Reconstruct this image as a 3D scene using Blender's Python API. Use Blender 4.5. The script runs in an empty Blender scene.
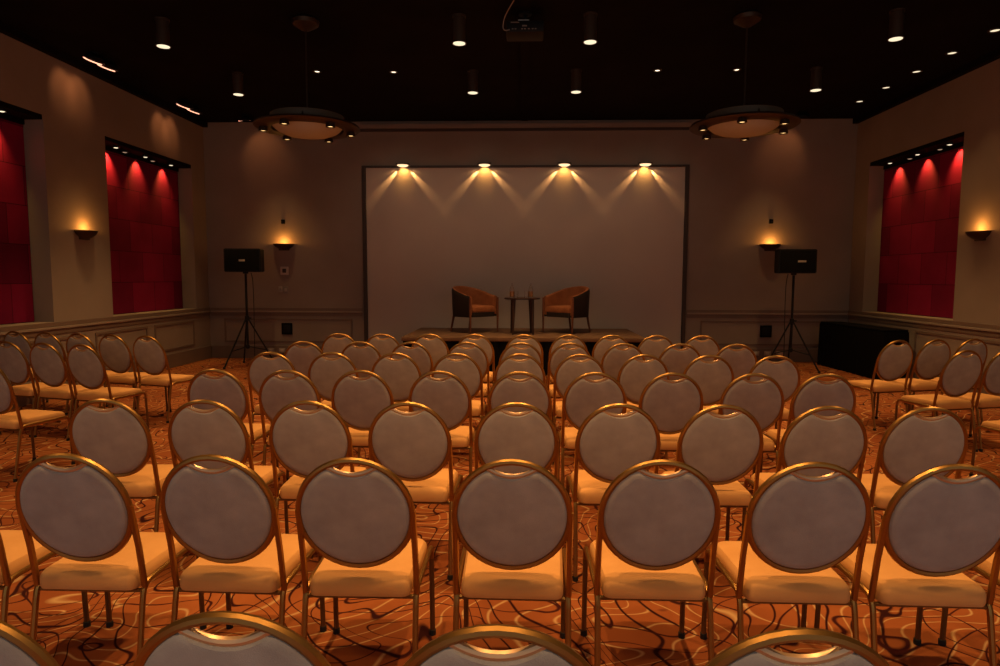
import bpy, bmesh, math, random
from mathutils import Vector, Matrix
random.seed(7)
PI = math.pi
SC = bpy.context.scene
COL = SC.collection
R = math.radians

# ---------------------------------------------------------------- room sizes (metres); x right, y towards the stage wall
WX = 5.92          # side walls at -WX and +WX
YB = 12.05         # stage wall
Y0 = -1.6          # the hall goes on behind the last row, left open there
ZC = 4.36          # ceiling
ND = 0.27          # depth of the red niches
NZ0, NZ1 = 0.955, 3.51
NICHES = ((5.55, 7.98), (9.17, 11.57))

# ---------------------------------------------------------------- materials
MATS = {}
def nodes_of(name):
    m = bpy.data.materials.new(name); m.use_nodes = True
    nt = m.node_tree
    b = nt.nodes['Principled BSDF']
    return m, nt, b
def setb(b, col=None, rough=None, metal=None, spec=None):
    if col is not None: b.inputs['Base Color'].default_value = (*col, 1)
    if rough is not None: b.inputs['Roughness'].default_value = rough
    if metal is not None: b.inputs['Metallic'].default_value = metal
    if spec is not None: b.inputs['Specular IOR Level'].default_value = spec
def N(nt, t, **kw):
    n = nt.nodes.new(t)
    for k, v in kw.items():
        if hasattr(n, k): setattr(n, k, v)
        else: n.inputs[k].default_value = v
    return n
def plain(name, col, rough=.6, metal=0., spec=.4):
    m, nt, b = nodes_of(name); setb(b, col, rough, metal, spec); MATS[name] = m; return m
def mottled(name, c1, c2, scale, rough=.8, spec=.2, bump=.0, detail=4, bscale=None, metal=0., lo=.3, hi=.7):
    m, nt, b = nodes_of(name); setb(b, c1, rough, metal, spec)
    tc = N(nt, 'ShaderNodeTexCoord'); no = N(nt, 'ShaderNodeTexNoise', Scale=scale, Detail=detail)
    nt.links.new(tc.outputs['Object'], no.inputs['Vector'])
    cr = N(nt, 'ShaderNodeValToRGB')
    cr.color_ramp.elements[0].position = lo; cr.color_ramp.elements[1].position = hi
    cr.color_ramp.elements[0].color = (*c1, 1); cr.color_ramp.elements[1].color = (*c2, 1)
    nt.links.new(no.outputs['Fac'], cr.inputs['Fac']); nt.links.new(cr.outputs['Color'], b.inputs['Base Color'])
    if bump:
        n2 = N(nt, 'ShaderNodeTexNoise', Scale=bscale or scale * 12, Detail=2)
        nt.links.new(tc.outputs['Object'], n2.inputs['Vector'])
        bp = N(nt, 'ShaderNodeBump', Strength=bump, Distance=.004)
        nt.links.new(n2.outputs['Fac'], bp.inputs['Height']); nt.links.new(bp.outputs['Normal'], b.inputs['Normal'])
    MATS[name] = m; return m
def glow(name, col, strength):
    m, nt, b = nodes_of(name); setb(b, (.02, .02, .02), .5)
    b.inputs['Emission Color'].default_value = (*col, 1); b.inputs['Emission Strength'].default_value = strength
    MATS[name] = m; return m

mottled('wall_paint', (.30, .242, .205), (.34, .275, .235), 1.6, .85, .15, .25, bscale=160)
mottled('panel_cloth', (.58, .49, .425), (.63, .535, .465), 1.1, .9, .1, .3, bscale=220)
mottled('wainscot_paint', (.19, .135, .11), (.22, .155, .125), 3, .5, .35)
plain('jamb_dark', (.06, .043, .037), .6)
mottled('ceiling_black', (.008, .007, .007), (.012, .010, .010), 2.0, .9, .05)
plain('black_steel', (.010, .010, .011), .55, 0., .25)
plain('soffit_black', (.006, .006, .006), .8, 0., .1)
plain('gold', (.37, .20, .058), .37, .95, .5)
plain('gold_shaded', (.20, .12, .045), .45, .85, .5)  # same chair gold, with the shade under the seat put into the colour
plain('gold_lit', (.66, .42, .24), .35, .6, .5)  # handle gold, its lit inner face put into the colour
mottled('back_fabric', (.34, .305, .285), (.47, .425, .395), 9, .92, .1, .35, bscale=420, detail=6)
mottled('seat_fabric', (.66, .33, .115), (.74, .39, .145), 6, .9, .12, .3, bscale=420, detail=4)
plain('rubber', (.012, .012, .012), .7)
plain('drum_tan', (.15, .105, .07), .55)
plain('bronze', (.07, .045, .03), .45, .6)
plain('can_metal', (.10, .070, .05), .45, .5)
mottled('rust_velvet', (.25, .088, .040), (.33, .12, .055), 9, .85, .15, .2, bscale=300)
plain('tub_dark', (.022, .015, .015), .6, 0., .3)  # armchair outside and apron, much darker than the rust inside
plain('red_wood', (.16, .055, .03), .45)
plain('dark_wood', (.045, .022, .016), .4)
mottled('stage_top', (.15, .083, .052), (.21, .12, .075), 5, .75, .2)
plain('black_cloth', (.006, .006, .007), .95, 0., .05)
plain('white_plastic', (.62, .55, .48), .5)
plain('grey_plastic', (.28, .24, .21), .5)
plain('pale_plastic', (.42, .36, .31), .45)
glow('lamp_white', (1., .82, .55), 1.15)
glow('lamp_dim', (1., .62, .4), .35)
glow('lamp_amber', (1., .60, .22), 3.0)
glow('lamp_rose', (1., .42, .26), 2.2)
glow('lamp_slot', (1., .66, .36), 1.5)
glow('lamp_small', (1., .80, .55), 2.4)

def glassmat(name, col, rough=.03):
    m, nt, b = nodes_of(name); setb(b, col, rough, 0., .5)
    b.inputs['Transmission Weight'].default_value = 1.; b.inputs['IOR'].default_value = 1.45
    MATS[name] = m
glassmat('clear_glass', (.95, .93, .9))
def frosted():
    m, nt, b = nodes_of('frosted_bowl'); setb(b, (.50, .47, .44), .6, 0., .3)
    b.inputs['Transmission Weight'].default_value = .15
    MATS['frosted_bowl'] = m
frosted()

def math_node(nt, op, a, b=None, clamp=False):
    n = nt.nodes.new('ShaderNodeMath'); n.operation = op; n.use_clamp = clamp
    for i, v in enumerate((a, b)):
        if v is None: continue
        if isinstance(v, (int, float)): n.inputs[i].default_value = v
        else: nt.links.new(v, n.inputs[i])
    return n.outputs[0]

def carpet_mat():
    m, nt, b = nodes_of('swirl_carpet'); setb(b, (.4, .15, .05), .95, 0., .05)
    tc = N(nt, 'ShaderNodeTexCoord')
    def contours(scale, off, count, width, dist, stretch=(1, 1, 1), kx=0., ky=0.):
        mp = N(nt, 'ShaderNodeMapping'); mp.inputs['Location'].default_value = (off, off * .7, 0); mp.inputs['Scale'].default_value = stretch
        nt.links.new(tc.outputs['Object'], mp.inputs['Vector'])
        no = N(nt, 'ShaderNodeTexNoise', Scale=scale, Detail=1.2, Roughness=.45, Distortion=dist)
        nt.links.new(mp.outputs['Vector'], no.inputs['Vector'])
        sp = N(nt, 'ShaderNodeSeparateXYZ'); nt.links.new(tc.outputs['Object'], sp.inputs[0])
        drift = math_node(nt, 'ADD', math_node(nt, 'MULTIPLY', sp.outputs['X'], kx), math_node(nt, 'MULTIPLY', sp.outputs['Y'], ky))
        f = math_node(nt, 'FRACT', math_node(nt, 'ADD', math_node(nt, 'MULTIPLY', no.outputs['Fac'], count), drift))
        d = math_node(nt, 'ABSOLUTE', math_node(nt, 'SUBTRACT', f, .5))
        return math_node(nt, 'SUBTRACT', 1., math_node(nt, 'DIVIDE', d, width), True), no.outputs['Fac']
    dark, _ = contours(1.6, 3.1, 11, .075, .7, (1, .8, 1), 6.0, 3.0)
    dark2, _ = contours(2.4, 7.7, 6, .045, .5, (.6, 1, 1), -2.5, 4.5)
    pale, _ = contours(1.5, 11.3, 11, .075, .8, (.8, 1., 1), -5.5, 4.2)
    base = N(nt, 'ShaderNodeTexNoise', Scale=.9, Detail=2)
    nt.links.new(tc.outputs['Object'], base.inputs['Vector'])
    cr = N(nt, 'ShaderNodeValToRGB')
    cr.color_ramp.elements[0].position = .35; cr.color_ramp.elements[1].position = .62
    cr.color_ramp.elements[0].color = (.23, .062, .020, 1); cr.color_ramp.elements[1].color = (.36, .112, .034, 1)
    nt.links.new(base.outputs['Fac'], cr.inputs['Fac'])
    def mix(fac, c_in, col):
        x = nt.nodes.new('ShaderNodeMix'); x.data_type = 'RGBA'
        nt.links.new(fac, x.inputs[0]); nt.links.new(c_in, x.inputs[6]); x.inputs[7].default_value = (*col, 1)
        return x.outputs[2]
    c = mix(math_node(nt, 'MULTIPLY', pale, .8, True), cr.outputs['Color'], (.62, .40, .18))
    c = mix(math_node(nt, 'MULTIPLY', dark, 1.6, True), c, (.035, .008, .008))
    c = mix(math_node(nt, 'MULTIPLY', dark2, 1.5, True), c, (.05, .010, .009))
    nt.links.new(c, b.inputs['Base Color'])
    MATS['swirl_carpet'] = m
carpet_mat()

def red_panel_mat():
    m, nt, b = nodes_of('red_squares'); setb(b, (.3, .01, .03), .8, 0., .15)
    tc = N(nt, 'ShaderNodeTexCoord')
    sep = N(nt, 'ShaderNodeSeparateXYZ'); nt.links.new(tc.outputs['Object'], sep.inputs[0])
    comb = N(nt, 'ShaderNodeCombineXYZ'); nt.links.new(sep.outputs['Y'], comb.inputs[0]); nt.links.new(sep.outputs['Z'], comb.inputs[1])
    br = N(nt, 'ShaderNodeTexBrick', offset=.5, offset_frequency=2)
    nt.links.new(comb.outputs[0], br.inputs['Vector'])
    br.inputs['Color1'].default_value = (.20, .006, .055, 1); br.inputs['Color2'].default_value = (.42, .012, .09, 1)
    br.inputs['Mortar'].default_value = (.10, .004, .03, 1); br.inputs['Scale'].default_value = 1.
    br.inputs['Mortar Size'].default_value = .005; br.inputs['Brick Width'].default_value = .61; br.inputs['Row Height'].default_value = .48
    no = N(nt, 'ShaderNodeTexNoise', Scale=1.7, Detail=3); nt.links.new(tc.outputs['Object'], no.inputs['Vector'])
    mx = nt.nodes.new('ShaderNodeMix'); mx.data_type = 'RGBA'; mx.blend_type = 'MULTIPLY'; mx.inputs[0].default_value = .55
    nt.links.new(br.outputs['Color'], mx.inputs[6]); nt.links.new(no.outputs['Fac'], mx.inputs[7])
    nt.links.new(mx.outputs[2], b.inputs['Base Color'])
    MATS['red_squares'] = m
red_panel_mat()

# ---------------------------------------------------------------- mesh helpers
class MB:
    def __init__(s): s.bm = bmesh.new()
    def box(s, x0, x1, y0, y1, z0, z1, bev=0):
        bm = s.bm
        v = [bm.verts.new((x, y, z)) for x in (x0, x1) for y in (y0, y1) for z in (z0, z1)]
        fs = [bm.faces.new([v[i] for i in q]) for q in ((0, 1, 3, 2), (4, 6, 7, 5), (0, 4, 5, 1), (2, 3, 7, 6), (0, 2, 6, 4), (1, 5, 7, 3))]
        if bev:
            es = list({e for f in fs for e in f.edges})
            bmesh.ops.bevel(bm, geom=es, offset=bev, segments=2, affect='EDGES', profile=.5)
        return s
    def loops(s, rings, cap0=True, cap1=True, closed=True):
        bm = s.bm
        vr = [[bm.verts.new(p) for p in r] for r in rings]
        n = len(vr[0])
        for a, b in zip(vr, vr[1:]):
            for i in range(n if closed else n - 1):
                j = (i + 1) % n
                bm.faces.new((a[i], a[j], b[j], b[i]))
        if cap0: bm.faces.new(vr[0][::-1])
        if cap1: bm.faces.new(vr[-1])
        return s
    def tube(s, path, r, sides=8, closed=False, caps=True, flat=None):
        P = [Vector(p) for p in path]; n = len(P)
        T = []
        for i in range(n):
            a = P[(i - 1) % n] if (closed or i > 0) else P[i]
            b = P[(i + 1) % n] if (closed or i < n - 1) else P[i]
            T.append((b - a).normalized())
        up = Vector((0, 0, 1)) if abs(T[0].z) < .9 else Vector((0, 1, 0))
        u = (up - T[0] * up.dot(T[0])).normalized()
        rings = []
        for i in range(n):
            u = (u - T[i] * u.dot(T[i])).normalized(); w = T[i].cross(u)
            rr = r[i] if isinstance(r, (list, tuple)) else r
            rings.append([P[i] + rr * (math.cos(2 * PI * k / sides) * u + math.sin(2 * PI * k / sides) * w) for k in range(sides)])
        if closed: return s.loops(rings + [rings[0]], False, False)
        return s.loops(rings, caps, caps)
    def lathe(s, prof, n=24, c=(0, 0, 0), a0=0, a1=2 * PI):
        full = abs(a1 - a0 - 2 * PI) < 1e-6
        k = n if full else n + 1
        rings = []
        for r, z in prof:
            rings.append([(c[0] + r * math.cos(a0 + (a1 - a0) * i / n), c[1] + r * math.sin(a0 + (a1 - a0) * i / n), c[2] + z) for i in range(k)])
        return s.loops(rings, False, False, full)
    def xf(s, M):
        bmesh.ops.transform(s.bm, matrix=M, verts=s.bm.verts[:]); return s
    def build(s, name, mat, parent=None, smooth=True, loc=None):
        bm = s.bm
        bmesh.ops.remove_doubles(bm, verts=bm.verts[:], dist=1e-5)
        bmesh.ops.recalc_face_normals(bm, faces=bm.faces[:])
        me = bpy.data.meshes.new(name); bm.to_mesh(me); bm.free()
        if smooth: 
            me.polygons.foreach_set('use_smooth', [True] * len(me.polygons))
            try: me.set_sharp_from_angle(angle=R(38))
            except Exception: pass
        me.materials.append(MATS[mat])
        o = bpy.data.objects.new(name, me); COL.objects.link(o)
        if parent: o.parent = parent
        if loc: o.location = loc
        return o
def disc(r, z, n=20, c=(0, 0)):
    m = MB(); m.bm.faces.new([m.bm.verts.new((c[0] + r * math.cos(2 * PI * i / n), c[1] + r * math.sin(2 * PI * i / n), z)) for i in range(n)])
    return m
def tag(o, label, cat, group=None):
    o['label'] = label; o['category'] = cat
    if group: o['group'] = group
    return o
def thing(name, label, cat, loc=(0, 0, 0), rz=0, group=None):
    o = bpy.data.objects.new(name, None); COL.objects.link(o); o.location = loc; o.rotation_euler = (0, 0, rz)
    o.empty_display_size = .1
    return tag(o, label, cat, group)
def struct(name, mb, mat, smooth=False):
    o = mb.build(name, mat, smooth=smooth); o['kind'] = 'structure'; return o
def kids(o, table): return table.get(o.name, [])
def copy_tree(root, loc, rz, label, group=None):
    r = root.copy(); COL.objects.link(r); r.location = loc; r.rotation_euler = (0, 0, rz); r['label'] = label
    if group: r['group'] = group
    for ch in root.children:
        c = ch.copy(); COL.objects.link(c); c.parent = r
        for g in ch.children:
            d = g.copy(); COL.objects.link(d); d.parent = c
    return r
NTH = ['', 'first', 'second', 'third', 'fourth', 'fifth', 'sixth', 'seventh', 'eighth', 'ninth', 'tenth']

# ---------------------------------------------------------------- lights
def spot(name, loc, target, power, col, size, blend=.6, rad=.03, parent=None):
    l = bpy.data.lights.new(name, 'SPOT'); l.energy = power; l.color = col; l.spot_size = R(size); l.spot_blend = blend; l.shadow_soft_size = rad
    o = bpy.data.objects.new(name, l); COL.objects.link(o); o.location = loc
    o.rotation_euler = (Vector(target) - Vector(loc)).to_track_quat('-Z', 'Y').to_euler()
    return o
def point(name, loc, power, col, rad=.02):
    l = bpy.data.lights.new(name, 'POINT'); l.energy = power; l.color = col; l.shadow_soft_size = rad
    o = bpy.data.objects.new(name, l); COL.objects.link(o); o.location = loc
    return o
WARM = (1., .55, .20)
AMBER = (1., .39, .065)

# ---------------------------------------------------------------- the setting
struct('floor', MB().box(-WX - .5, WX + .5, Y0, YB + .3, -.12, 0), 'swirl_carpet')
struct('ceiling', MB().box(-WX - .5, WX + .5, Y0, YB + .3, ZC, ZC + .15), 'ceiling_black')
struct('wall_back', MB().box(-WX - .5, WX + .5, YB, YB + .3, 0, ZC), 'wall_paint')
def side_wall(name, s):
    m = MB()
    def b(x0, x1, *a):
        lo, hi = sorted((s * x0, s * x1)); m.box(lo, hi, *a)
    b(WX + ND, WX + .5, Y0, YB, 0, ZC)                # back of the niches
    b(WX, WX + ND, Y0, YB, 0, NZ0)
    b(WX, WX + ND, Y0, YB, NZ1, ZC)
    ys = [Y0] + [v for n in (NICHES if s < 0 else NICHES[1:]) for v in n] + [YB]
    for i in range(0, len(ys), 2): b(WX, WX + ND, ys[i], ys[i + 1], NZ0, NZ1)
    struct(name, m, 'wall_paint')
side_wall('wall_left', -1); side_wall('wall_right', 1)

# wainscot, chair rails, panel mouldings, skirting
def run_side(name, s, z0, z1, d, mat, y0=Y0, y1=YB, bev=.004):
    lo, hi = sorted((s * (WX - d), s * (WX - .0005)))
    return struct(name, MB().box(lo, hi, y0, y1 - .0005, z0, z1, bev), mat)
tn = 0
def tname():
    global tn; tn += 1; return 'trim_%d' % tn
for s, side in ((-1, 'left'), (1, 'right')):
    run_side(tname(), s, .80, .865, .012, 'wainscot_paint')
    run_side(tname(), s, .865, .895, .03, 'wall_paint')
    run_side(tname(), s, .895, NZ0 - .002, .018, 'wainscot_paint')
    run_side('baseboard_' + side, s, 0, .235, .022, 'wainscot_paint')
    m = MB()
    y = Y0 + .2
    while y < YB - .6:
        y1 = min(y + 1.25, YB - .25)
        for a in ((y, y1, .72, .752), (y, y1, .30, .332), (y, y + .032, .332, .72), (y1 - .032, y1, .332, .72)):
            lo, hi = sorted((s * (WX - .014), s * (WX - .0005)))
            m.box(lo, hi, *a)
        y += 1.45
    struct(tname(), m, 'wainscot_paint')
    # dark cornice under the ceiling
    lo, hi = sorted((s * (WX - .09), s * (WX - .0005)))
    struct(tname(), MB().box(lo, hi, Y0, YB - .0005, ZC - .09, ZC - .0005), 'ceiling_black')
PX = 2.90          # half width of the centre panel
for x0, x1, side in ((-WX + .032, -PX - .10, 'left'), (PX + .10, WX - .032, 'right')):
    struct(tname(), MB().box(x0, x1, YB - .012, YB - .0005, .80, .865), 'wainscot_paint')
    struct(tname(), MB().box(x0, x1, YB - .03, YB - .0005, .865, .895, .004), 'wall_paint')
    struct(tname(), MB().box(x0, x1, YB - .018, YB - .0005, .895, .95), 'wainscot_paint')
    struct('baseboard_back_' + side, MB().box(x0, x1, YB - .022, YB - .0005, 0, .235, .004), 'wainscot_paint')
    m = MB()
    a, b = x0 + .25, x1 - .2
    for q in ((a, b, .72, .752), (a, b, .30, .332), (a, a + .032, .332, .72), (b - .032, b, .332, .72)):
        m.box(q[0], q[1], YB - .014, YB - .0005, q[2], q[3])
    struct(tname(), m, 'wainscot_paint')
# centre panel in its dark jambs, header above
struct('trim_centre_panel', MB().box(-PX, PX, YB - .02, YB - .0005, 0, 3.525), 'panel_cloth')
for s in (-1, 1):
    lo, hi = sorted((s * (PX + .002), s * (PX + .07)))
    struct(tname(), MB().box(lo, hi, YB - .06, YB - .0005, 0, 3.56, .006), 'jamb_dark')
struct(tname(), MB().box(-PX - .001, PX + .001, YB - .05, YB - .0005, 3.527, 3.56), 'jamb_dark')
struct(tname(), MB().box(-PX - .1, PX + .1, YB - .07, YB - .0005, 4.22, 4.30), 'wall_paint')
struct(tname(), MB().box(-PX - .1, PX + .1, YB - .04, YB - .0005, 4.175, 4.219), 'jamb_dark')
struct(tname(), MB().box(-.06, .06, Y0, YB - .1, ZC - .03, ZC - .0005), 'ceiling_black')       # joint along the ceiling

# red panels and black soffits with lamps in the niches
def niche_lamps(s, ys, dims, who, gname):
    for i, y in enumerate(ys):
        for j, (yy, mt, off) in enumerate(((y, 'lamp_white', .085), (dims[i] if i < len(dims) else None, 'lamp_dim', .17))):
            if yy is None: continue
            x = s * (WX + off)
            what = 'lit' if mt == 'lamp_white' else 'dim'
            t = thing('niche_spotlight', '%s spotlight under the soffit of the %s, %s from the stage wall' % (what, who, NTH[len(ys) - i] if j == 0 else NTH[len(dims) - i]), 'spotlight', (x, yy, NZ1 - .062), 0, gname)
            MB().lathe([(.030, 0), (.045, -.002), (.048, -.03), (.034, -.032), (.030, -.012)], 18).build('ring', 'black_steel', t)
            MB().lathe([(0, -.040), (.02, -.038), (.033, -.030)], 14).build('lens', mt, t)
            if mt == 'lamp_white':
                spot('niche_beam', (s * (WX + .125), yy, NZ1 - .108), (s * (WX + ND), yy, NZ1 - .40), 27, (1., .55, .09), 84, .9, .012)
def niche(s, y0, y1, who, ys, dims, gname):
    lo, hi = sorted((s * (WX + ND - .025), s * (WX + ND - .002)))
    o = MB().box(lo, hi, y0 + .01, y1 - .01, NZ0 + .004, 3.385, .004).build('fabric_panel', 'red_squares', smooth=False)
    tag(o, 'padded crimson panel filling the %s' % who, 'fabric panel', 'red niche panels')
    lo, hi = sorted((s * (WX + .006), s * (WX + ND - .004)))
    struct(tname(), MB().box(lo, hi, y0 + .004, y1 - .004, NZ1 - .06, NZ1 - .001), 'soffit_black')
    lo, hi = sorted((s * (WX + ND - .04), s * (WX + ND - .004)))
    struct(tname(), MB().box(lo, hi, y0 + .004, y1 - .004, 3.39, NZ1 - .061), 'soffit_black')
    niche_lamps(s, ys, dims, who, gname)
niche(-1, *NICHES[0], 'near left niche', (7.45,), (), 'lamps of the near left niche')
niche(-1, *NICHES[1], 'far left niche', (9.55, 10.3, 11.05), (9.9, 10.65), 'lamps of the far left niche')
niche(1, *NICHES[1], 'right niche', (9.6, 10.35, 11.1), (9.95, 10.7), 'lamps of the right niche')

# ---------------------------------------------------------------- banquet chair
def oval_pt(a, rx=.200, rz=.206, zc=.702):
    z = zc + rz * math.sin(a)
    return Vector((rx * math.cos(a), back_y(z), z))
def back_y(z): return -.30 + (.908 - z) * .24
def chair_proto():
    t = bpy.data.objects.new('banquet_chair', None); COL.objects.link(t); t['category'] = 'chair'
    m = MB()
    m.tube([oval_pt(2 * PI * i / 40) for i in range(40)], .0115, 8, closed=True)
    for s in (-1, 1):
        path = []
        for z in (.72, .68, .62, .55, .47, .385):
            path.append((s * (.201 + .002 * (1 - (z - .385) / .34)), back_y(z) if z > .55 else back_y(.55) + (.55 - z) * .16, z))
        m.tube(path, .0115, 8)
    m.build('backrest_frame', 'gold', t)
    def arc_z(x): return .854 + .030 * (x / .085) ** 2
    MB().tube([(x, back_y(arc_z(x)), arc_z(x)) for x in [(-.085 + .170 * i / 12) for i in range(13)]], .0095, 8).build('handle', 'gold_lit', t)
    # padded back
    n = 72
    out = []
    for i in range(n):
        p = oval_pt(2 * PI * i / n, .1915, .1975)
        x, z = p.x, p.z
        if abs(x) < .085 and z > .8: z = min(z, arc_z(x) - .005)
        out.append((x, z))
    cx, cz = 0, .70
    rings = []
    for sc, dy in ((.55, -.017), (.85, -.0165), (.95, -.0145), (.985, -.010), (1., -.002), (1., .010), (.97, .026), (.86, .036), (.6, .040)):
        rings.append([(x * sc, back_y(cz + (z - cz) * sc) + dy, cz + (z - cz) * sc) for x, z in out])
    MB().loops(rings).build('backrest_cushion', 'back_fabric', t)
    # seat
    def outline(sc, z, dz=0):
        pts = []
        corners = ((-.184, -.222, .03), (.184, -.222, .03), (.196, .212, .07), (-.196, .212, .07))
        cc = [(c[0] - math.copysign(c[2], c[0]), c[1] - math.copysign(c[2], c[1]), c[2]) for c in corners]
        for k, (x, y, r) in enumerate(cc):
            for j in range(7):
                a = PI + k * PI / 2 + j * PI / 12
                px, py = x + r * math.cos(a), y + r * math.sin(a)
                pts.append((px * sc, -.005 + (py + .005) * sc, z - .012 * max(0, py - .1) / .11))
        return pts
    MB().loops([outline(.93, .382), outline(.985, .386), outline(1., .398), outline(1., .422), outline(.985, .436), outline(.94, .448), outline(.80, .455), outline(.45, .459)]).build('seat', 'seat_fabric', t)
    for s in (-1, 1):
        rail = [(s * .207, .202, .345), (s * .207, .199, .378), (s * .207, .182, .397), (s * .206, .15, .403), (s * .203, -.13, .403), (s * .201, -.165, .400), (s * .201, -.186, .388), (s * .201, -.197, .368), (s * .201, -.202, .345)]
        MB().tube(rail, .0108, 8).build('side_rail', 'gold', t)
        for x0, y0, x1, y1, mt in ((.207, .202, .208, .215, 'gold_shaded'), (.201, -.202, .203, -.262, 'gold')):
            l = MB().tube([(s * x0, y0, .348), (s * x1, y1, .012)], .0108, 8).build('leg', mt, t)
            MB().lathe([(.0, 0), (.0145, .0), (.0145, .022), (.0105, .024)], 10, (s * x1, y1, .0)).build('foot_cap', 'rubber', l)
    MB().tube([(-.203, .12, .374), (.203, .12, .374)], .009, 6).build('crossbar', 'gold_shaded', t)
    MB().tube([(-.198, -.19, .374), (.198, -.19, .374)], .009, 6).build('crossbar', 'gold_shaded', t)
    return t
chair0 = chair_proto(); used = []
def place(xt, yt, rz, label, group):
    """xt, yt: where the top of the round back stands; the chair's own origin is 0.30 m in front of it"""
    x = xt - math.sin(rz) * .30; y = yt + math.cos(rz) * .30
    if not used:
        chair0.location = (x, y, 0); chair0.rotation_euler = (0, 0, rz); chair0['label'] = label; chair0['group'] = group; used.append(1); return
    copy_tree(chair0, (x, y, 0), rz, label, group)
rnd = random.Random(3)
ROWS = [(2.157, (-2.06, -1.555, -1.05, -.568, -.035, .463, .958, 1.41, 1.93)), (3.147, (-2.071, -1.571, -1.057, -.558, -.031, .467, .963, 1.453, 1.925)),
        (4.215, (-2.035, -1.544, -1.063, -.546, -.021, .467, .964, 1.482, 1.939)), (5.219, (-2.056, -1.551, -1.034, -.537, -.026, .456, .968, 1.476, 1.996)),
        (6.12, (-2.087, -1.547, -1.067, -.533, -.021, .445, .94, 1.468, 1.978)), (6.99, (-1.996, -1.524, -1.011, -.522, .008, .487, .95, 1.421, 1.898))]
for i, (d, xs) in enumerate(ROWS):
    for q, x in enumerate(xs):
        k = q - 4
        jy, jr = rnd.uniform(-.012, .012), R(rnd.uniform(-1.2, 1.2))
        n = 6 - i
        col = 'in the middle column' if k == 0 else '%s from the middle towards the %s wall' % (NTH[abs(k)], 'left' if k < 0 else 'right')
        place(x * (1 + .055 / d), d + jy, jr, 'round-back chair, %s row from the stage, %s' % (NTH[n], col), 'chairs of the centre block')
for (x, y, r), lab in zip(((-1.075, 1.115, 1), (-.545, 1.122, 0), (-.042, 1.097, 0), (.496, 1.107, 1)), ('first', 'second', 'third', 'fourth')):
    place(x, y, R(r), 'round-back chair in the row cut by the lower photo edge, %s from the left' % lab, 'chairs cut by the lower edge')
for s, side, counts in ((-1, 'left', (5, 3, 1)), (1, 'right', (3, 2, 1))):
    for r, (c, (x0, y0)) in enumerate(zip(counts, ((3.93, 6.60), (4.01, 5.72), (3.99, 4.62)))):
        for k in range(c):
            place(s * (x0 - (.175 if s > 0 else 0) + .444 * k), y0 + .113 * k, s * R(14.2 + rnd.uniform(-.4, .4)),
                  'turned round-back chair by the %s wall, %s row from the stage, %s from the aisle' % (side, NTH[r + 1], NTH[k + 1]), 'angled chairs by the %s wall' % side)

# ---------------------------------------------------------------- stage, armchairs, table
ZS = .60
t = thing('stage_platform', 'low brown-topped stage platform with black skirt against the panelled end wall', 'stage', (0, 11.0, 0))
MB().box(-1.9, 1.9, -.97, .95, ZS - .06, ZS, .006).build('deck', 'stage_top', t)
m = MB(); pts = []
corn = [(-1.88, .94), (-1.88, -.95), (1.88, -.95), (1.88, .94)]
for a, b in zip(corn, corn[1:]):
    n = int(math.hypot(b[0] - a[0], b[1] - a[1]) / .035)
    for i in range(n):
        f = i / n; off = .012 * math.sin(i * PI / 2.)
        nx, ny = (b[1] - a[1]), -(b[0] - a[0]); L = math.hypot(nx, ny)
        pts.append((a[0] + (b[0] - a[0]) * f + nx / L * off, a[1] + (b[1] - a[1]) * f + ny / L * off))
pts.append(corn[-1])
m.loops([[(x, y, z) for x, y in pts] for z in (.004, ZS - .061)], False, False, False)
m.build('skirt', 'black_cloth', t)

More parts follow.
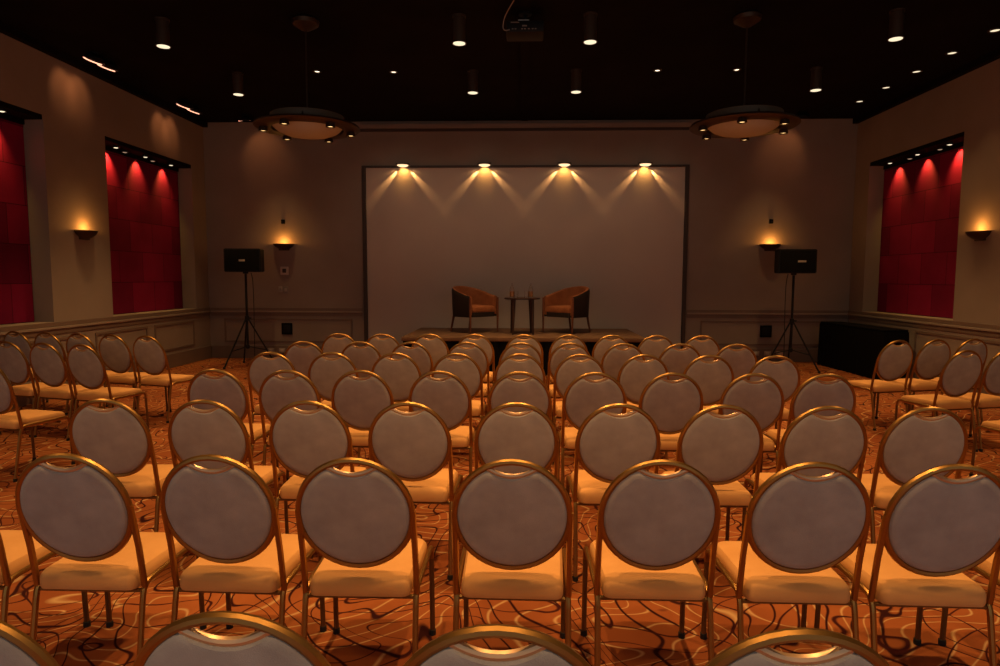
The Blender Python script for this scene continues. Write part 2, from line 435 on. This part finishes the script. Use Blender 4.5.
def tub_chair(name, loc, rz, label):
    """tub armchair, local -y is the front"""
    t = thing(name, label, 'armchair', loc, rz, 'tub armchairs on the stage')
    # U path from the front of one arm round the back to the other
    path = []
    hw, dp = .315, .30
    path += [(hw, -dp + .02), (hw, -.15), (hw, 0)]
    for i in range(1, 12):
        a = PI * i / 12; path.append((hw * math.cos(a), .0 + .30 * math.sin(a)))
    path += [(-hw, 0), (-hw, -.15), (-hw, -dp + .02)]
    P = [Vector((x, y, 0)) for x, y in path]; n = len(P)
    L = [0]
    for i in range(1, n): L.append(L[-1] + (P[i] - P[i - 1]).length)
    def top(i):
        f = L[i] / L[-1]; return .615 + .165 * (math.sin(PI * f) ** 1.4)
    def ring(i, prof):
        a = P[max(i - 1, 0)]; b = P[min(i + 1, n - 1)]; T = (b - a).normalized(); nn = Vector((-T.y, T.x, 0))  # towards the inside
        lean = .05 * (P[i].y > .05) * (P[i].y / .3)
        return [P[i] + nn * u + Vector((0, lean * (z - .3) / .5, z)) for u, z in prof(i)]
    inn = lambda i: [(.0, .30), (.052, .30), (.052, top(i) - .05), (.048, top(i) - .018), (.024, top(i)), (0, top(i) - .004)]
    outp = lambda i: [(-.001, .265), (-.001, top(i) - .006), (-.012, top(i) - .022), (-.018, top(i) - .06), (-.020, .30), (-.014, .265)]
    MB().loops([ring(i, inn) for i in range(n)]).build('backrest', 'rust_velvet', t)
    MB().loops([ring(i, outp) for i in range(n)]).build('outer_shell', 'tub_dark', t)
    def seat_ring(sc, z):
        q = []
        for x, y in ((-.26, -.29), (-.235, -.315), (.235, -.315), (.26, -.29)): q.append((x, y))
        for i in range(0, 13):
            a = PI * i / 12; q.append((.258 * math.cos(a), .0 + .24 * math.sin(a)))
        return [(x * sc, -.03 + (y + .03) * sc, z) for x, y in q]
    MB().loops([seat_ring(.98, .345), seat_ring(1., .36), seat_ring(1., .415), seat_ring(.97, .435), seat_ring(.85, .45), seat_ring(.5, .455)]).build('seat', 'rust_velvet', t)
    MB().loops([seat_ring(.97, .265), seat_ring(.99, .27), seat_ring(.99, .344)]).build('apron', 'tub_dark', t)
    for s in (-1, 1):
        MB().tube([(s * .322, -.30, .59), (s * .322, -.302, .28), (s * .318, -.302, .0)], [.019, .019, .014], 8).build('leg', 'red_wood', t)
        MB().tube([(s * .20, .235, .28), (s * .215, .30, 0)], [.021, .014], 8).build('leg', 'red_wood', t)
    return t
tub_chair('tub_armchair', (-.88, 11.08, ZS + .006), R(48), 'rust tub armchair on the stage, left of the small table')
tub_chair('tub_armchair', (.78, 11.08, ZS + .006), R(-44), 'rust tub armchair on the stage, right of the small table')
t = thing('side_table', 'small round dark wooden table between the two tub armchairs', 'table', (-.02, 10.75, ZS + .001))
MB().lathe([(0, .572), (.285, .572), (.298, .580), (.298, .596), (.29, .602), (0, .602)], 36).build('tabletop', 'dark_wood', t)
for a in (50, 140, 230, 320):
    c, s = math.cos(R(a)), math.sin(R(a))
    MB().tube([(.21 * c, .21 * s, .572), (.235 * c, .235 * s, 0)], [.034, .017], 10).build('leg', 'dark_wood', t)
glint = [(0, .0085), (.0345, .0095), (.0345, .10), (0, .10)]
plain('amber_glint', (.62, .26, .07), .2)  # amber body added inside the bottles to give orange glints
def glass_thing(name, x, y, prof, glint_prof, label, cat, group):
    t = thing(name, label, cat, (x, y, ZS + .604), 0, group)
    MB().lathe(prof, 20).build('glass_body', 'clear_glass', t)
    if glint_prof: MB().lathe(glint_prof, 20).build('glint', 'amber_glint', t)
bottle = [(0, .001), (.036, .001), (.038, .006), (.038, .13), (.030, .16), (.014, .195), (.013, .225), (.016, .23), (.013, .23), (.0105, .225), (.0115, .195), (.027, .158), (.035, .128), (.035, .009), (0, .008)]
tumb = [(0, .001), (.030, .001), (.034, .008), (.038, .105), (.0355, .105), (.0315, .012), (0, .011)]
glass_thing('glass_bottle', -.19, 10.72, bottle, glint, 'clear glass bottle with added amber drink at the left side of the stage table', 'bottle', 'glassware on the stage table')
glass_thing('glass_bottle', .12, 10.78, bottle, glint, 'clear glass bottle with added amber drink at the right side of the stage table', 'bottle', 'glassware on the stage table')
glass_thing('drinking_glass', -.12, 10.62, tumb, None, 'clear tumbler beside the left bottle on the stage table', 'glass', 'glassware on the stage table')
glass_thing('drinking_glass', .045, 10.64, tumb, None, 'clear tumbler beside the right bottle on the stage table', 'glass', 'glassware on the stage table')

# ---------------------------------------------------------------- loudspeakers on tripods
def pa(x, y, rz, side, angs, logo_dx, logo_w):
    t = thing('speaker_stand', 'black tripod stand carrying the loudspeaker at the %s of the stage' % side, 'speaker stand', (x, y, 0), 0, 'tripod stands')
    MB().tube([(0, 0, .30), (0, 0, 1.58)], .020, 12).build('pole', 'black_steel', t)
    c = MB().lathe([(.02, .78), (.036, .79), (.036, .86), (.02, .87)], 16).build('collar', 'black_steel', t)
    MB().tube([(.03, 0, .825), (.075, 0, .825)], .012, 8).build('knob', 'black_steel', c)
    MB().lathe([(.02, .30), (.032, .31), (.032, .36), (.02, .37)], 16).build('hub', 'black_steel', t)
    for a in angs:
        cx, sy = math.cos(R(a)), math.sin(R(a))
        l = MB().tube([(.03 * cx, .03 * sy, .80), (.48 * cx, .48 * sy, .015)], .014, 8).build('leg', 'black_steel', t)
        MB().lathe([(0, 0), (.022, 0), (.022, .035), (.014, .04)], 10, (.48 * cx, .48 * sy, 0)).build('rubber_foot', 'rubber', l)
        MB().tube([(.03 * cx, .03 * sy, .335), (.325 * cx, .325 * sy, .28)], .009, 6).build('brace', 'black_steel', t)
    # cable hanging along the pole
    s = thing('loudspeaker', 'black box loudspeaker lying sideways on the %s tripod stand' % side, 'loudspeaker', (x, y, 1.582), rz, 'loudspeakers')
    m = MB(); m.bm.free(); m.bm = bmesh.new()
    fr = [(-.30, -.17), (.30, -.17), (.30, .06), (.21, .17), (-.21, .17), (-.30, .06)]
    m.loops([[(px, py, z) for px, py in fr] for z in (.03, .42)])
    bmesh.ops.bevel(m.bm, geom=m.bm.edges[:], offset=.012, segments=2, affect='EDGES')
    m.build('cabinet', 'black_steel', s)
    MB().box(-.278, .278, -.182, -.171, .05, .40, .004).build('grille', 'soffit_black', s)
    MB().lathe([(.022, .0), (.045, .002), (.045, .03)], 14).build('pole_socket', 'black_steel', s)
    MB().box(logo_dx - logo_w / 2, logo_dx + logo_w / 2, -.1855, -.1825, .206, .238, .001).build('badge', 'pale_plastic', s)
    return t
pa(-4.73, 10.95, R(6), 'left', (-118, 2, 122), .0, .10)
pa(4.46, 10.95, R(-3), 'right', (-48, 72, 192), .06, .13)
def cable(name, pts, r, mat, label):
    P = [Vector(p) for p in pts]; out = []
    for i in range(len(P) - 1):
        a, b, c, d = P[max(i - 1, 0)], P[i], P[i + 1], P[min(i + 2, len(P) - 1)]
        for k in range(6):
            f = k / 6
            out.append(.5 * ((2 * b) + (c - a) * f + (2 * a - 5 * b + 4 * c - d) * f * f + (3 * b - a - 3 * c + d) * f ** 3))
    out.append(P[-1])
    return tag(MB().tube(out, r, 6).build(name, mat), label, 'cable')
cable('speaker_cable', [(-4.67, 11.03, 1.60), (-4.64, 11.02, 1.45), (-4.625, 11.0, 1.0), (-4.63, 11.0, .5), (-4.64, 11.05, .05), (-4.6, 11.3, .008), (-4.5, 11.7, .008), (-4.5, 12.0, .008)], .006, 'black_steel', 'thin black cable hanging from the left loudspeaker to the floor')
cable('speaker_cable', [(4.40, 11.03, 1.60), (4.37, 11.02, 1.42), (4.36, 11.0, 1.0), (4.37, 11.0, .5), (4.38, 11.05, .05), (4.4, 11.3, .008), (4.4, 11.7, .008), (4.4, 12.0, .008)], .006, 'black_steel', 'thin black cable hanging from the right loudspeaker to the floor')

# black skirted table along the right wall
t = thing('skirted_table', 'long table covered to the floor in black cloth along the right wall', 'table', (5.50, 10.78, 0), R(3.2))
MB().box(-.185, .185, -.93, .93, .735, .77, .008).build('tabletop', 'black_cloth', t)
m = MB(); pts = []
corn = [(-.19, -.935), (.19, -.935), (.19, .935), (-.19, .935)]
for i in range(4):
    a, b = corn[i], corn[(i + 1) % 4]
    n = int(math.hypot(b[0] - a[0], b[1] - a[1]) / .045)
    for j in range(n):
        pts.append((a, b, j / n, (b[1] - a[1], -(b[0] - a[0])), j))
rings = []
for z, amp in ((.004, .016), (.35, .012), (.66, .005), (.734, .001)):
    rg = []
    for a, b, f, nn, j in pts:
        L = math.hypot(*nn); off = amp * (1 + math.sin(j * 2.1)) 
        rg.append((a[0] + (b[0] - a[0]) * f + nn[0] / L * off, a[1] + (b[1] - a[1]) * f + nn[1] / L * off, z))
    rings.append(rg)
m.loops(rings, False, False).build('skirt', 'black_cloth', t)

# ---------------------------------------------------------------- wall lamps
def sconce(x, y, rz, label):
    """half-bowl uplighter, local +y points into the wall"""
    t = thing('wall_sconce', label, 'wall lamp', (x, y, 2.02), rz, 'half-bowl wall lamps')
    prof = [(.010, 0), (.055, .010), (.11, .035), (.165, .072), (.192, .108), (.198, .122), (.186, .122), (.158, .090), (.105, .048), (.05, .024), (.01, .016)]
    m = MB().lathe([(r, z) for r, z in prof], 20, (0, -.003, 0), PI, 2 * PI)
    m.xf(Matrix.Diagonal((1, .78, 1, 1)))
    m.build('bowl', 'bronze', t)
    MB().box(-.10, .10, -.014, -.001, .0, .095, .003).build('wall_plate', 'bronze', t)
    MB().lathe([(0, .052), (.016, .055), (.022, .075), (.015, .092), (0, .095)], 12, (0, -.06, 0)).build('bulb', 'lamp_amber', t)
    c, s = math.cos(rz), math.sin(rz)
    point('sconce_light', (x + .10 * s, y - .10 * c, 2.165), 4.6, AMBER, .05)
    return t
sconce(-4.46, YB - .001, 0, 'glowing half-bowl wall lamp on the stage wall beside the left loudspeaker')
sconce(4.46, YB - .001, 0, 'glowing half-bowl wall lamp on the stage wall behind the right loudspeaker')
sconce(-WX + .001, 8.62, R(90), 'glowing half-bowl wall lamp on the left wall between the red panels')
sconce(WX - .001, 8.72, R(-90), 'glowing half-bowl wall lamp on the right wall beside the red panel')

# small things on the stage wall
def plate(name, x, z, w, h, d, mat, label, cat, inner=None, group=None):
    t = thing(name, label, cat, (x, YB - .0005, z), 0, group)
    MB().box(-w / 2, w / 2, -d, 0, -h / 2, h / 2, min(.004, d / 3)).build('cover', mat, t)
    if inner:
        iw, ih, im = inner
        MB().box(-iw / 2, iw / 2, -d - .006, -d, -ih / 2, ih / 2, .002).build('insert', im, t)
    return t
plate('wall_thermostat', -4.46, 1.645, .15, .15, .03, 'white_plastic', 'square pale control unit with dark centre under the left stage-wall lamp', 'wall control', (.07, .075, 'jamb_dark'))  # thermostat mounted on the stage wall
plate('switch_plate', -4.55, 1.30, .07, .11, .012, 'pale_plastic', 'small pale switch plate below the square control, the left one', 'switch', (.03, .05, 'grey_plastic'), 'switch plates')
plate('switch_plate', -4.45, 1.29, .09, .12, .012, 'grey_plastic', 'small greyish switch plate below the square control, the right one', 'switch', (.04, .06, 'pale_plastic'), 'switch plates')
for s, side in ((-1, 'left'), (1, 'right')):
    plate('wall_sensor', s * 4.46, 2.55, .06, .075, .05, 'soffit_black', 'small black sensor on the stage wall above the %s lamp' % side, 'sensor', (.03, .03, 'black_steel'), 'wall sensors')
    plate('outlet_box', s * 4.44, .56, .20, .215, .035, 'soffit_black', 'square black outlet box low on the stage wall, %s of the stage' % side, 'outlet box', (.14, .15, 'black_steel'), 'outlet boxes')
    for k, xx in enumerate((-4.75, -4.54, -4.33) if s < 0 else (4.27, 4.48, 4.70)):
        t = plate('wall_socket', xx, .150, .12, .085, .010, 'pale_plastic', 'pale socket on the skirting %s of the stage, %s from the left' % (side, NTH[k + 1]), 'socket', (.06, .05, 'white_plastic'), 'skirting sockets')
        t.location.y = YB - .023
t = thing('wall_socket', 'pale socket low on the left wall beside the angled chairs', 'socket', (-WX + .0235, 10.1, .16), R(90))
MB().box(-.045, .045, -.012, 0, -.045, .045, .003).build('cover', 'pale_plastic', t)
MB().box(-.025, .025, -.017, -.012, -.025, .025, .002).build('insert', 'white_plastic', t)

# ---------------------------------------------------------------- lamps washing the centre panel
for i, x in enumerate((-2.2, -.717, .72, 2.165)):
    t = thing('panel_washlight', 'small lit wash lamp over the centre panel, %s from the left' % NTH[i + 1], 'wall lamp', (x, YB - .0505, 3.575), 0, 'wash lamps over the panel')
    MB().box(-.12, .12, -.13, 0, -.02, .008, .006).build('housing', 'bronze', t)
    MB().lathe([(0, -.052), (.06, -.049), (.095, -.034), (.104, -.0205)], 20, (0, -.072, 0)).build('lens', 'lamp_slot', t)
    for q in (-1, 1): MB().box(q * .118 - .012, q * .118 + .012, -.125, -.015, -.034, -.0205, .004).build('side_shield', 'bronze', t)
    for s in (-1, 1):
        for ang, tilt, pw, cone in ((42, 9, 36, 24), (67, 10, 3.0, 20)):
            a, tl = R(ang), R(tilt)
            d = Vector((s * math.sin(a) * math.cos(tl), math.sin(tl), -math.cos(a) * math.cos(tl)))
            p = Vector((x + s * .075, YB - .052, 3.515))
            spot('wash_beam', p, p + d, pw, (1., .50, .16), cone, .8, .01)
    spot('wash_glow', (x, YB - .13, 3.505), (x, YB - .02, 3.42), 3.4, (1., .46, .09), 104, .6, .015)
    spot('added_fill', (x, YB - 1.7, ZC - .06), (x, YB - .02, 1.7), 15, (1., .66, .42), 100, 1., .05)  # added ceiling fill to brighten the panel, no lamp body here

# ---------------------------------------------------------------- ceiling lamps
def can(x, y, label):
    t = thing('ceiling_can_light', label, 'ceiling lamp', (x, y, ZC - .0005), 0, 'cylinder lamps under the ceiling')
    MB().lathe([(0, 0), (.075, 0), (.075, -.018), (.03, -.02)], 20).build('mounting_plate', 'can_metal', t)
    MB().lathe([(.028, -.02), (.066, -.022), (.068, -.03), (.068, -.275), (.078, -.280), (.080, -.292), (.072, -.294), (.062, -.282), (.050, -.235), (.02, -.225), (0, -.225)], 24).build('housing', 'can_metal', t)
    MB().lathe([(.062, -.284), (.066, -.2945), (.052, -.272), (.018, -.268), (0, -.267)], 24).build('lens', 'lamp_white', t)
CANX = (-4.0, -.715, .705, 3.94)
def can_label(i, r):
    a = ('outer left', 'inner left', 'inner right', 'outer right')[i]
    return 'lit cylinder lamp under the black ceiling, %s column, row %s the stage' % (a, 'nearer to' if r else 'farther from')
for r, y in enumerate((7.30, 9.20)):
    for i, x in enumerate(CANX): can(x, y, can_label(i, r))
P_CAN = 175
for y in (9.20, 7.30, 5.40, 3.50, 1.60, -.3):
    for x in CANX:
        spot('can_beam', (x, y, ZC - .31), (x, y, 0), P_CAN * (.55 if y < 0 else 1.1 if y < 2 else 1), WARM, 94, .8, .04)

def recessed(x, y, r, mat, label, group, name='recessed_downlight'):
    t = thing(name, label, 'downlight', (x, y, ZC - .0005), 0, group)
    MB().lathe([(r, 0), (r + .02, 0), (r + .018, -.012), (r, -.014), (r * .9, -.004)], 18).build('ring', 'bronze', t)
    MB().lathe([(0, -.010), (r * .6, -.009), (r * .92, -.004)], 18).build('lens', mat, t)
for i, y in enumerate((7.88, 8.63, 9.37, 10.12, 10.88)):
    recessed(5.36, y, .055, 'lamp_white', 'round recessed downlight along the right wall, %s from the stage wall' % NTH[5 - i], 'recessed lamps along the right wall')
    spot('downlight_beam', (5.36, y, ZC - .03), (5.36, y, 0), 24, WARM, 66, .85, .03)
for i, (x, y) in enumerate(((-2.86, 9.14), (-1.81, 9.19), (1.81, 9.22), (2.88, 9.22))):
    recessed(x, y, .04, 'lamp_small', 'tiny recessed ceiling spot, %s of four across the hall from the left' % NTH[i + 1], 'tiny ceiling spots', 'recessed_spot')
def tilted(x, y, ax, ay, label, a0=-105, a1=25):
    """tilted ceiling spot; (ax, ay) is the way it looks"""
    t = thing('tilted_ceiling_spot', label, 'ceiling spot', (x, y, ZC - .0005), math.atan2(ay, ax), 'tilted ceiling spots')
    MB().lathe([(0, 0), (.06, 0), (.06, -.02), (.02, -.022)], 16).build('mounting_plate', 'black_steel', t)
    M = Matrix.Translation((0, 0, -.065)) @ Matrix.Rotation(R(-16), 4, 'Y')
    MB().lathe([(0, .05), (.06, .045), (.118, 0), (.126, -.035), (.114, -.035), (.06, .02), (0, .025)], 20).xf(M).build('housing', 'black_steel', t)
    MB().tube([(.118 * math.cos(R(a0 + (a1 - a0) * i / 14)), .118 * math.sin(R(a0 + (a1 - a0) * i / 14)), -.036) for i in range(15)], .009, 6).xf(M).build('lit_rim', 'lamp_rose', t)
for i, y in enumerate((8.34, 8.61, 10.56, 10.87)):
    tilted(-5.46, y, -1, -.1, 'rosy tilted ceiling spot along the left wall, %s from the stage wall' % NTH[4 - i])
    spot('tilted_beam', (-5.50, y, ZC - .14), (-WX, y + .03, ZC - .42), 4, (1., .36, .12), 66, .8, .03)
    spot('tilted_down', (-5.30, y, ZC - .14), (-5.3, y, 0), 55, WARM, 50, 1., .03)
for s, x, side in ((-1, -4.88, 'left'), (1, 4.72, 'right')):
    tilted(x, 11.50, 0, 1, 'rosy tilted ceiling spot in front of the stage wall, on the %s' % side, -15, 110)
    spot('tilted_beam', (x, 11.52, ZC - .14), (x + s * -.1, YB, ZC - .55), 4, (1., .36, .12), 80, .7, .03)
    spot('tilted_down', (x + s * -.4, 11.40, ZC - .10), (x + s * -.4, 11.42, 0), 44, WARM, 62, .85, .03)

def chandelier(x, y, label, ph):
    t = thing('chandelier', label, 'chandelier', (x, y, ZC - .0005), R(ph), 'ring chandeliers')
    zr = 3.17 - ZC
    MB().lathe([(0, 0), (.12, 0), (.15, -.02), (.14, -.06), (.06, -.11), (.012, -.13)], 28).build('ceiling_canopy', 'bronze', t)
    MB().tube([(0, 0, -.12), (0, 0, zr + .16)], .010, 10).build('rod', 'bronze', t)
    MB().lathe([(.012, .20), (.10, .19), (.34, .155), (.40, .145), (.40, .075), (.385, .075), (.385, .135), (.30, .15), (.012, .17)], 48, (0, 0, zr)).build('drum', 'drum_tan', t)
    MB().lathe([(.39, .0), (.555, .005), (.575, .02), (.565, .04), (.40, .045), (.39, .03)], 56, (0, 0, zr)).build('ring', 'bronze', t)
    for k in range(3):
        a = k * 2 * PI / 3 + .4
        MB().tube([(.39 * math.cos(a), .39 * math.sin(a), zr + .11), (.43 * math.cos(a), .43 * math.sin(a), zr + .03)], .010, 8).build('strut', 'bronze', t)
    MB().lathe([(0, -.085), (.12, -.080), (.24, -.058), (.33, -.02), (.375, .02), (.368, .022), (.32, -.01), (.23, -.047), (.12, -.068), (0, -.073)], 48, (0, 0, zr)).build('glass_bowl', 'frosted_bowl', t)
    for k in range(6):
        a = k * PI / 3; cx, sy = .47 * math.cos(a), .47 * math.sin(a)
        l = MB().lathe([(.02, .0), (.045, -.002), (.052, -.045), (.040, -.046), (.03, -.02)], 16, (cx, sy, zr)).build('spot_lamp', 'bronze', t)
        MB().lathe([(0, -.038), (.02, -.037), (.038, -.034)], 14, (cx, sy, zr)).build('lens', 'lamp_amber', l)
        wa = a + R(ph)
        spot('chandelier_beam', (x + .47 * math.cos(wa), y + .47 * math.sin(wa), 3.115), (x + .7 * math.cos(wa), y + .7 * math.sin(wa), 0), 9, WARM, 80, .7, .02)
    point('chandelier_uplight', (x, y, 3.235), .7, WARM, .05)
chandelier(-2.42, 7.35, 'wide black ring chandelier with glass bowl, left of the projector', 18)
chandelier(2.40, 7.38, 'wide black ring chandelier with glass bowl, right of the projector', 10)

# projector under the ceiling
t = thing('projector', 'small dark projector hanging under the ceiling over the centre aisle', 'projector', (.0, 7.2, ZC - .0305))
MB().lathe([(0, 0), (.07, 0), (.07, -.012), (.02, -.014)], 16).build('ceiling_plate', 'black_steel', t)
MB().tube([(0, 0, -.01), (0, 0, -.10)], .016, 8).build('mount_pole', 'black_steel', t)
MB().box(-.20, .20, -.14, .15, -.235, -.115, .015).build('body', 'black_steel', t)
MB().box(-.075, .045, -.06, .04, -.113, -.075, .006).build('mount_bracket', 'white_plastic', t)
MB().box(-.15, -.06, -.144, -.1405, -.142, -.132, .001).build('vent', 'grey_plastic', t)
MB().box(-.03, .02, -.145, -.1405, -.18, -.165, .001).build('connector_panel', 'grey_plastic', t)
for k, xx in enumerate((-.13, -.10, -.03, .0, .04, .08, .11)):
    MB().box(xx - .009, xx + .009, -.144, -.1405, -.208, -.198, .001).build('socket', 'grey_plastic', t)
cable('hanging_cord', [(-.06, 6.6, ZC - .032), (-.10, 6.75, ZC - .05), (-.20, 6.96, ZC - .13), (-.23, 7.02, ZC - .22), (-.21, 7.02, ZC - .26), (-.16, 7.035, ZC - .25)], .006, 'grey_plastic', 'pale cable looping from the ceiling to the projector')

# ---------------------------------------------------------------- daylight-free hall: dim neutral light from the open rear, world
w = bpy.data.worlds.new('hall_world'); SC.world = w; w.use_nodes = True
bg = w.node_tree.nodes['Background']; bg.inputs[0].default_value = (1., .925, .85, 1); bg.inputs[1].default_value = .32

# ---------------------------------------------------------------- camera
cam = bpy.data.cameras.new('camera'); co = bpy.data.objects.new('camera', cam); COL.objects.link(co)
cam.sensor_width = 36.; cam.lens = 650 / 1000 * 36.; cam.clip_start = .05; cam.clip_end = 80
yaw, pit, roll = .0359, .0851, -.0027
fw = Vector((-math.sin(yaw) * math.cos(pit), math.cos(yaw) * math.cos(pit), -math.sin(pit)))
rt = Vector((math.cos(yaw), math.sin(yaw), 0)); up = rt.cross(fw)
c, s = math.cos(roll), math.sin(roll)
rt2 = c * rt - s * up; up2 = s * rt + c * up
M = Matrix((rt2, up2, -fw)).transposed().to_4x4(); M.translation = (0, 0, 1.529)
co.matrix_world = M
SC.camera = co
vs = SC.view_settings
vs.view_transform = 'Standard'; vs.look = 'None'; vs.exposure = 0.; vs.gamma = 1.; vs.use_curve_mapping = False
